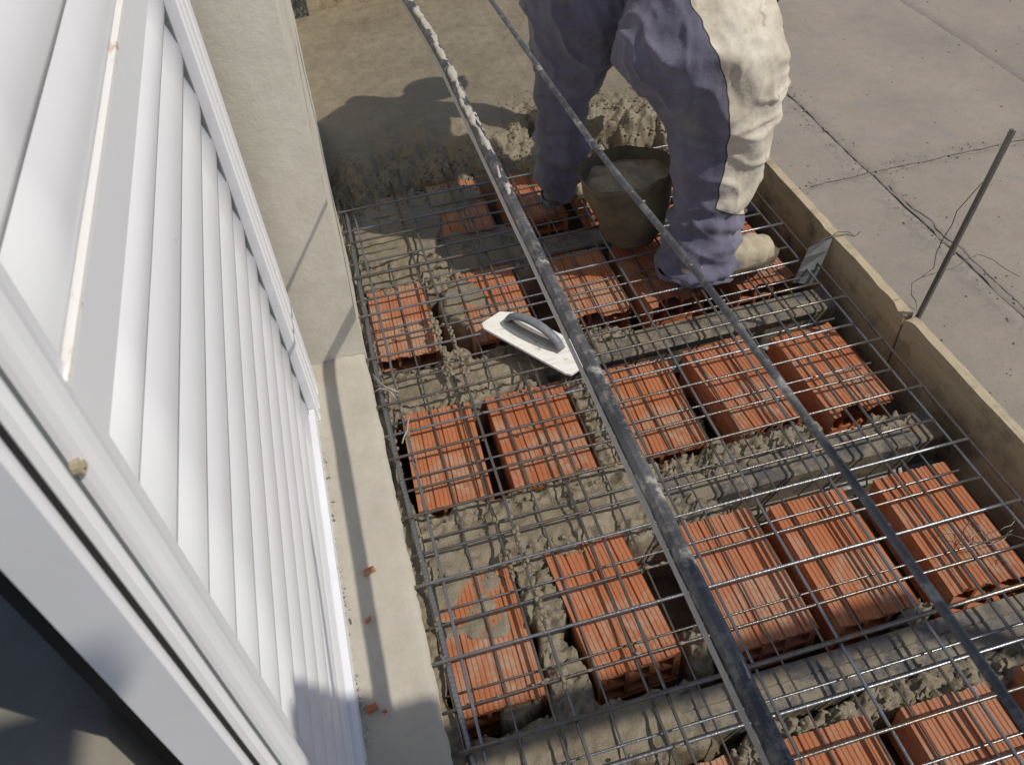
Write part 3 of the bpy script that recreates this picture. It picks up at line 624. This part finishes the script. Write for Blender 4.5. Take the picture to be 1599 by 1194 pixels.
W2 = [yw(1440, 433), yw(1465, 425, .02), yw(1490, 418, .03), yw(1510, 405, .04), yw(1528, 397, .05), yw(1550, 405, .06), yw(1570, 420, .06), yw(1592, 432, .06)]
tubes_obj('loose_wire', [tube(W1, .0011, 5), tube(W2, .0009, 5)], M['wire'], rod)
# wisps of string and tie wire caught on the mesh
def wisp(name, lst, r_, m, label, cat): return tag(tubes_obj(name, [tube([at_z(x, y, z) for x, y, z in L], r_, 5) for L in lst], M[m]), label, cat)
wisp('tie_wire', [[(582, 584, .006), (592, 596, .014), (603, 605, .016), (618, 609, .006)], [(583, 590, .006), (596, 600, .010), (610, 608, .012), (622, 612, .006)], [(584, 612, .006), (592, 607, .012), (604, 608, .014), (616, 618, .006)], [(600, 605, .014), (610, 612, .016), (617, 622, .006)]], .0018, 'straw', 'pale frayed tie wires curling over the mesh beside the ledge', 'tie wire')
wisp('tie_wire', [[(640, 648, .006), (637, 660, .010), (636, 672, .012), (631, 682, .008), (628, 692, .004)]], .0022, 'straw', 'short pale tie wire standing on the left block of the middle row', 'tie wire')
L = []
for i in range(14):
    x, y = 1500 + random.uniform(0, 85), 815 + random.uniform(-10, 45); q = []; a = random.uniform(0, 6)
    for j in range(6): q.append((x, y, -.035 + .02 * math.sin(j * .6 + i))); x += 11 * math.cos(a); y += 8 * math.sin(a); a += random.uniform(-.9, .9)
    L.append(q)
wisp('string_tangle', L, .0008, 'straw', 'loose tangle of thin string on the tilted block near the edge board', 'string')
# brick chips on the ledge
def chip(px, py, sx, sy, label, ang):
    c = at_z(px, py, .018); bm = bmesh.new(); box(bm, -sx / 2, sx / 2, -sy / 2, sy / 2, 0, .008); bmesh.ops.subdivide_edges(bm, edges=bm.edges[:], cuts=2, use_grid_fill=True)
    for v in bm.verts: v.co += Vector((F(v.co.x, v.co.y, v.co.z + px, 60.), F(v.co.y, v.co.x, px, 60.), .3 * N(v.co.x, v.co.y, px, 90.))) * .0035
    bmesh.ops.rotate(bm, verts=bm.verts, cent=(0, 0, 0), matrix=Matrix.Rotation(ang, 3, 'Z')); bmesh.ops.translate(bm, verts=bm.verts, vec=c)
    tag(bm_obj('brick_chip', bm, M['clay']), label, 'brick chip', 'brick chips on the ledge')
chip(577, 893, .026, .011, 'orange brick chip lying in the rail shadow on the ledge', .3); chip(575, 970, .014, .006, 'small brown chip on the ledge below the orange chip', .6); chip(581, 1106, .018, .012, 'red chip in the shade at the bottom of the ledge', .1); chip(602, 1111, .009, .006, 'tiny red crumb in the shade right of the red chip', .5)
# ------------------------------------------------------------------ plastering float
fl = thing('plastering_float', 'white plastic plastering float with dark looped handle lying on the mesh', 'trowel', (.39, 1.64, .01))
A, Bp, Cq = Vector((.268, 1.735, .016)), Vector((.452, 1.470, .010)), Vector((.530, 1.548, .012)); ex = (Bp - A).normalized(); ey = (Cq - Bp); ey = (ey - ex * ey.dot(ex)); wdt = ey.length * 1.0; ey.normalize(); ez = ex.cross(ey).normalized(); Ln = (Bp - A).length
def fp(a, b, c): return A + ex * a + ey * b + ez * c
out = [(0, .012), (.018, 0), (Ln - .018, .0), (Ln - .004, .006), (Ln, .022), (Ln + .002, wdt - .012), (Ln - .014, wdt), (.06, wdt), (.01, wdt - .03)]
bm = bmesh.new(); lo = [bm.verts.new(fp(a, b, 0)) for a, b in out]; hi = [bm.verts.new(fp(a, b, .008)) for a, b in out]
bm.faces.new(lo[::-1]); bm.faces.new(hi); [bm.faces.new((lo[i], lo[(i + 1) % len(out)], hi[(i + 1) % len(out)], hi[i])) for i in range(len(out))]
bmesh.ops.recalc_face_normals(bm, faces=bm.faces); bm_obj('plate', bm, M['plastic'], fl, bevel=.0015)
def rr_box(name, pts, w_, h_, m):
    V, Fc = [], []; n = 10; L_ = len(pts)
    for i, (a, c) in enumerate(pts):
        d = Vector((pts[min(i + 1, L_ - 1)][0] - pts[max(0, i - 1)][0], 0, pts[min(i + 1, L_ - 1)][1] - pts[max(0, i - 1)][1])).normalized(); nn = Vector((-d.z, 0, d.x))
        for j in range(n):
            t = 2 * math.pi * j / n; b = w_ / 2 * math.cos(t); q = h_ / 2 * math.sin(t); V.append(fp(a + nn.x * q, wdt * .55 + b, c + nn.z * q))
    for i in range(L_ - 1):
        for j in range(n): Fc.append((i * n + j, i * n + (j + 1) % n, (i + 1) * n + (j + 1) % n, (i + 1) * n + j))
    Fc += [tuple(range(n)), tuple((L_ - 1) * n + j for j in range(n))]
    o = mesh_obj(name, V, Fc, M[m], fl, True); fix_normals(o); return o
a0_, a1_ = .055, .245
rr_box('handle_base', [(a0_ + (a1_ - a0_) * i / 6, .013) for i in range(7)], .032, .012, 'gripbase')
arch = [(a0_ + (a1_ - a0_) * (i / 16), .014 + .046 * math.sin(math.pi * (i / 16)) ** .55) for i in range(17)]
rr_box('handle_grip', arch, .027, .018, 'grip')
# ------------------------------------------------------------------ rubber bucket between the feet
bk = thing('rubber_bucket', 'mud-caked rubber bucket of wet mix standing between the feet of the worker', 'bucket', (.84, 1.99, 0))
def bucket_ring(z, rad, n=40, s=0.):
    cx = .815 + .02 * z; cy = 2.0 + .02 * z; return [Vector((cx + (rad * 1.12 + .010 * N(math.cos(2 * math.pi * j / n), math.sin(2 * math.pi * j / n), z * 3 + s, 1.3)) * math.cos(2 * math.pi * j / n), cy + (rad * .92 + .010 * N(math.cos(2 * math.pi * j / n), math.sin(2 * math.pi * j / n), z * 3 + 5 + s, 1.3)) * math.sin(2 * math.pi * j / n), z + .05 * (z / .24) * (-math.cos(2 * math.pi * j / n)) * .5 * rad / .12)) for j in range(n)]
def loft(rings, cap0=True, cap1=True):
    V = [p for r_ in rings for p in r_]; n = len(rings[0]); Fc = []
    for i in range(len(rings) - 1):
        for j in range(n): Fc.append((i * n + j, i * n + (j + 1) % n, (i + 1) * n + (j + 1) % n, (i + 1) * n + j))
    if cap0: Fc.append(tuple(range(n - 1, -1, -1)))
    if cap1: Fc.append(tuple((len(rings) - 1) * n + j for j in range(n)))
    return V, Fc
rings = [bucket_ring(z, rr_) for z, rr_ in ((.006, .078), (.02, .088), (.08, .100), (.14, .112), (.19, .120), (.225, .126), (.235, .131), (.243, .128), (.236, .119), (.20, .113), (.15, .106))]
rings = [[p + Vector((p.x - .82, p.y - 2.0, .25 * F(p.x, p.y, 3., 12.))) * (.10 * F(p.x, p.y, p.z, 11.)) for p in r_] for r_ in rings]
v, f = loft(rings); o = mesh_obj('bucket_wall', v, f, M['rubber'], bk, True); fix_normals(o)
base_r = bucket_ring(.205, .116); V = []; Fc = []; n = 40; c0 = sum(base_r, Vector()) / n
for i in range(12):
    t = i / 11 * .995 + .001
    for p in base_r: q = c0.lerp(p, t); V.append(q + Vector((0, 0, .012 * F(q.x, q.y, 0, 22.) + .008 * (1 - t))))
for i in range(11):
    for j in range(n): Fc.append((i * n + j, i * n + (j + 1) % n, (i + 1) * n + (j + 1) % n, (i + 1) * n + j))
o = mesh_obj('wet_mix', V, Fc, M['bucketmix'], bk, True); fix_normals(o)

bk.rotation_euler = (0, -.19, 0); bk.location = (.86, 1.99, .018)
# ================================================================== the worker
per_lbl = 'worker in purple trousers with a cream patch, bending over the mesh beside fresh concrete'
def ring_from(pL, pR, nxt, depth=.86, n=40, sq=1.0):
    c = (pL + pR) / 2; a = (pR - pL) / 2; ax = nxt.normalized(); b = ax.cross(a).normalized() * a.length * depth
    return [c + a * math.cos(2 * math.pi * j / n) + b * math.sin(2 * math.pi * j / n) for j in range(n)]
near = [(-40, 985, 1185, 2.00), (0, 985, 1192, 1.97), (45, 972, 1205, 1.94), (90, 966, 1218, 1.91), (130, 998, 1218, 1.89), (165, 1026, 1212, 1.87), (200, 1044, 1202, 1.86), (240, 1052, 1188, 1.85), (280, 1056, 1178, 1.84), (315, 1056, 1166, 1.83), (345, 1050, 1156, 1.82), (375, 1042, 1150, 1.81), (400, 1030, 1152, 1.80), (418, 1031, 1140, 1.795)]
far = [(-60, 812, 1010, 2.15), (0, 820, 1000, 2.17), (50, 828, 976, 2.20), (90, 834, 957, 2.22), (130, 838, 933, 2.24), (165, 838, 917, 2.25), (200, 837, 914, 2.26), (235, 834, 918, 2.27), (265, 834, 915, 2.28), (285, 838, 903, 2.285), (300, 846, 893, 2.29)]
def leg_rings(rows, depth):
    out = []
    for i, (v_, l, r_, y) in enumerate(rows):
        tilt = .10
        pL = at_y(l, v_ + 6, y); pR = at_y(r_, v_ - 6, y); a = rows[max(0, i - 1)]; b = rows[min(len(rows) - 1, i + 1)]
        ca = (at_y(a[1], a[0], a[3]) + at_y(a[2], a[0], a[3])) / 2; cb = (at_y(b[1], b[0], b[3]) + at_y(b[2], b[0], b[3])) / 2
        out.append(ring_from(pL, pR, cb - ca, depth))
    return out
nr = leg_rings(near, .80); fr = leg_rings(far, .85)
def ell(c, rx_, ry_, rz_=0, ax=Vector((0, 0, 1)), n=40, side=Vector((1, 0, 0))):
    a = (side - ax * side.dot(ax)).normalized(); b = ax.cross(a).normalized(); return [Vector(c) + a * rx_ * math.cos(2 * math.pi * j / n) + b * ry_ * math.sin(2 * math.pi * j / n) for j in range(n)]
up = Vector((.05, .05, 1)).normalized()
def remesh(name, lofts, voxel, mats, parent, disp=None, smooth_it=4):
    V, Fc = [], []
    for v, f in lofts: o = len(V); V += v; Fc += [tuple(i + o for i in q) for q in f]
    ob = mesh_obj(name, V, Fc, mats, None, True); fix_normals(ob)
    md = ob.modifiers.new('r', 'REMESH'); md.mode = 'VOXEL'; md.voxel_size = voxel; md.use_smooth_shade = True
    ms = ob.modifiers.new('s', 'SMOOTH'); ms.iterations = smooth_it; ms.factor = .5
    dg = bpy.context.evaluated_depsgraph_get(); dg.update(); me = bpy.data.meshes.new_from_object(ob.evaluated_get(dg)); ob.modifiers.clear(); old = ob.data; ob.data = me; bpy.data.meshes.remove(old); me.name = name
    if disp:
        ns = [v.normal.copy() for v in me.vertices]
        for v, n in zip(me.vertices, ns): v.co += n * disp(v.co, n)
    me.polygons.foreach_set('use_smooth', [True] * len(me.polygons)); me.update()
    if parent: ob.parent = parent; ob.matrix_parent_inverse = parent.matrix_basis.inverted()
    return ob
# body: one continuous skin figure, mostly hidden by clothes
def center(r_): return sum(r_, Vector()) / len(r_)
def shrink(r_, s): c = center(r_); return [c + (p - c) * s for p in r_]
def limb(pts, rads, n=24): return tube(pts, list(rads), n)
hipN, hipF = Vector((.93, 1.98, .93)), Vector((.80, 2.15, .90)); pel = Vector((.86, 2.08, .98)); chest = Vector((.97, 2.40, 1.24)); neck = Vector((1.14, 2.56, 1.28)); headc = Vector((1.25, 2.65, 1.23))
shN, shF = Vector((1.10, 2.33, 1.22)), Vector((.96, 2.62, 1.24)); elN = Vector((1.20, 2.18, .93)); hN = at_y(1165, 130, 2.22); elF = Vector((1.10, 2.56, .86)); hF = Vector((1.14, 2.46, .56))
footN, footF = center(nr[-1]), center(fr[-1])
kneeN = center(nr[6]); kneeF = center(fr[4])
bodyp = [limb([pel + Vector((-.03, -.04, -.08)), pel, pel.lerp(chest, .5), chest, neck - Vector((.05, .06, .0)), neck], [.10, .14, .13, .15, .10, .055]),
         limb([neck - Vector((.03, .03, 0)), neck, headc], [.06, .055, .05]), loft([ell(headc + Vector((t * .75, t * .6, -t * .2)), .105 * math.sqrt(max(.02, 1 - (t / .115) ** 2)) * .72, .105 * math.sqrt(max(.02, 1 - (t / .115) ** 2)) * .85, ax=Vector((.75, .6, -.2)).normalized(), n=24, side=Vector((-.6, .75, 0))) for t in np.linspace(-.112, .112, 12)]),
         limb([hipN, kneeN, footN + Vector((0, 0, .02)), footN], [.085, .05, .038, .036]), limb([hipF, kneeF, footF + Vector((0, 0, .02)), footF], [.085, .05, .038, .036]),
         limb([chest, shN, elN, hN.lerp(elN, .15), hN], [.07, .055, .042, .035, .027]), limb([chest, shF, elF, hF], [.07, .055, .042, .027])]
def hand(root, direction, curl, side):
    d = direction.normalized(); s = side.normalized(); pn = d.cross(s).normalized(); out = [limb([root, root + d * .05, root + d * .085], [.026, .030, .030], 12)]
    for i, (off, ln) in enumerate(((-.026, .07), (-.009, .08), (.009, .076), (.025, .06))):
        p = root + d * .08 + s * off; q = p + (d * .8 + pn * curl * .6) * ln * .5; r__ = q + (d * .3 + pn * curl) * ln * .5; out.append(limb([p, q, r__], [.010, .009, .0075], 8))
    out.append(limb([root + d * .03 - s * .02, root + d * .055 - s * .045, root + d * .085 - s * .05 + pn * curl * .02], [.012, .011, .009], 8)); return out
bodyp += hand(hN, Vector((.05, 0, -1)), 1., Vector((0, 1, 0))) + hand(hF, Vector((.3, -.1, -1)), 1., Vector((0, 1, 0)))
nf = Vector((.75, .6, -.2)).normalized(); sd_ = Vector((-.6, .75, 0)).normalized(); udir = sd_.cross(nf).normalized(); udir = -udir if udir.z < 0 else udir
bodyp += [limb([headc + nf * .10, headc + nf * .128 - udir * .012], [.014, .011], 8), limb([headc + sd_ * .07, headc + sd_ * .088], [.022, .016], 8), limb([headc - sd_ * .07, headc - sd_ * .088], [.022, .016], 8), limb([headc + nf * .098 - udir * .045 + sd_ * .02, headc + nf * .098 - udir * .045 - sd_ * .02], [.006, .006], 8)]
person = remesh('person', bodyp, .009, M['skin'], None, None, 2); tag(person, per_lbl, 'person')
# trousers
def bound(v_):
    P = [(-80, 1068), (0, 1078), (40, 1098), (80, 1118), (120, 1132), (160, 1139), (200, 1140), (240, 1136), (270, 1130), (300, 1123), (316, 1119)]
    for (a, ua), (b, ub) in zip(P, P[1:]):
        if v_ <= b: return ua + (ub - ua) * (v_ - a) / (b - a)
    return 1119
def fold(p, n):
    z = p.z; g = .55 + .45 * sstep(.55, .15, z) if False else 1.
    low = 1 - sstep(.10, .42, z)
    tw = N(p.x * 2 + z * 1.3, p.y * 2, z * .9, 5.5)
    h = .014 * tw + .008 * (1 - abs(N(p.x + .4 * z, p.y, z * .35, 17.)) * 2) * (.5 + N(p.x, p.y, z, 3.))
    h += low * .011 * math.sin(z * 85 + 5 * N(p.x, p.y, z, 6.)) * (.4 + abs(N(p.x, p.y, z, 9.)) * 1.4)
    h += .006 * N(p.x, p.y, z * .5, 28.) * low
    q1 = 1 - abs(N(p.x * .8 + z * .9, p.y * .8, z * .75 - p.x * .5, 9.5)) * 2.4; h += .011 * max(0, q1) ** 3 * (.35 + .65 * abs(N(p.x, p.y, z, 2.2)) * 2) - .003
    q2 = 1 - abs(N(p.x * .5, p.y * .5, z * 1.6, 11.)) * 2.6; h += .008 * max(0, q2) ** 3 * sstep(.38, .5, z) * (1 - sstep(.5, .64, z))
    return h
pelv = loft([ell(hipN.lerp(hipF, .5) + Vector((0, 0, dz)), rx_, ry_, ax=up, side=(hipF - hipN).normalized()) for dz, rx_, ry_ in ((-.14, .13, .10), (-.08, .19, .125), (0, .21, .145), (.08, .20, .15), (.14, .185, .145))])
pn_ = loft([ell(hipN, .105, .12, ax=up)] + nr); pf_ = loft([ell(hipF, .10, .115, ax=up)] + fr)
tr = remesh('trousers', [pelv, pn_, pf_], .0068, M['trouser'], person, fold, 5)
at = tr.data.attributes.new('patch', 'FLOAT', 'POINT'); vals = []
for v in tr.data.vertices:
    px, py = proj(v.co); s1 = (px - bound(py) + 5 * N(py, 0, 0, .05)) / 60.; s2 = (326 + 9 * math.sin(px * .045) - py) / 60.; near_leg = (2.12 - v.co.y) * 8
    vals.append(max(0., min(1., .5 + min(s1, s2, near_leg))))
at.data.foreach_set('value', vals)
# cuffs
def cuff(r_, name, h):
    c = center(r_); rings = []
    for t, s in ((0, 1.02), (.4, 1.09), (.8, 1.08), (1., .98), (.9, .90), (.2, .9)):
        rings.append([c + (p - c) * (s + .05 * N(p.x, p.y, t * .3, 30.)) - Vector((0, 0, t * h - .006 + .012 * N(p.x, p.y, 0, 20.))) for p in r_])
    v, f = loft(rings, False, False); o = mesh_obj(name, v, f, M['trouser'], person, True); fix_normals(o)
cuff(nr[-1], 'trouser_cuff', .018); cuff(fr[-1], 'trouser_cuff', .03)
# shirt
shirt = remesh('shirt', [limb([pel + Vector((-.07, -.09, -.08)), pel + Vector((-.05, -.06, -.04)), pel + Vector((0, .02, .02)), pel.lerp(chest, .5), chest, chest.lerp(neck, .6), neck + Vector((.02, .02, 0))], [.05, .14, .19, .225, .23, .19, .07]), limb([chest, shN, elN, hN.lerp(elN, .3), hN + Vector((0, 0, .05))], [.10, .09, .062, .052, .042]), limb([chest, shF, elF, hF.lerp(elF, .3)], [.10, .09, .06, .05])], .012, M['trouser'], person, lambda p, n: .008 * N(p.x, p.y, p.z, 9.), 3)
capo = loft([ell(headc + udir * (.035 + t * .075) - nf * .01, .088 * math.sqrt(max(.03, 1 - t * t)), .10 * math.sqrt(max(.03, 1 - t * t)), ax=udir, n=28, side=sd_) for t in (0, .3, .6, .85, .98)])
mesh_obj('cap', *capo, M['cap'], person, True)
# boots
def boot(name, heel, toe, z0, wid, hgt, label=None):
    heel, toe = Vector((*heel, 0)), Vector((*toe, 0)); d = (toe - heel); L_ = d.length; d.normalize(); s = Vector((-d.y, d.x, 0)); rings = []
    for t, wv, hh in ((0., .4, .5), (.03, .58, .8), (.15, .68, 1.0), (.32, .70, 1.0), (.5, .80, .82), (.68, 1.0, .66), (.84, 1.0, .58), (.94, .82, .5), (.985, .55, .4), (1., .3, .28)):
        c = heel + d * L_ * t; rg = []
        for j in range(24):
            a = 2 * math.pi * j / 24; ca, sa = math.cos(a), math.sin(a); zz = z0 + (hgt * hh * (sa if sa > 0 else 0)) + (.004 if sa < 0 else 0) + .010 * (sa >= 0) ; zz = z0 + hgt * hh * max(0, sa) ** .8 if sa >= 0 else z0 - .010 * min(1, -sa * 3)
            rg.append(c + s * (wid * wv * ca) + Vector((0, 0, zz)))
        rings.append(rg)
    v, f = loft(rings); o = remesh(name, [(v, f)], .006, M['canvas'], person, lambda p, n: .003 * F(p.x, p.y, p.z, 28.) + .0035 * math.sin(p.x * 130 + 3 * N(p.x, p.y, p.z, 20.)) * .5, 2)
    return o
def sole(name, heel, toe, wid):
    heel, toe = Vector((*heel, 0)), Vector((*toe, 0)); d = toe - heel; s = Vector((-d.y, d.x, 0)).normalized(); P = []
    for t, wv in ((0, .5), (.06, .8), (.25, .82), (.45, .8), (.7, 1.06), (.9, .95), (1.01, .5)): P.append((t, wv))
    L1 = [heel + d * t + s * wid * w_ for t, w_ in P] + [heel + d * t - s * wid * w_ for t, w_ in P[::-1]]
    v, f = loft([[p + Vector((0, 0, z)) for p in L1] for z in (.0035, .018)]); o = mesh_obj(name, v, f, M['rubber'], person); fix_normals(o)
sole('boot_sole', (.865, 1.752), (1.192, 1.802), .062); sole('boot_sole', (.625, 2.275), (.806, 2.312), .05)
bootN = boot('boot', (.872, 1.752), (1.18, 1.80), .012, .056, .098)
bootF = boot('boot', (.63, 2.275), (.80, 2.31), .012, .046, .08)
# bundle of tie wires hanging from the hand
tw = []
for i in range(5):
    q = []; x, y = 1196 + 5 * i, -20
    for j in range(7): q.append(at_y(x + 7 * math.sin(j * 1.1 + i * 1.9), y + j * (8 + 2.5 * (i % 3)), 2.12 + .006 * i))
    tw.append(tube(q, .0026, 6))
tw.append(tube([at_y(1208, 40, 2.12), at_y(1216, 38, 2.12), at_y(1221, 34, 2.12)], .0035, 6))
tag(tubes_obj('tie_wire_bundle', tw, M['wire']), 'dark twisted bundle of tie wire hanging by the hip of the worker', 'tie wire')
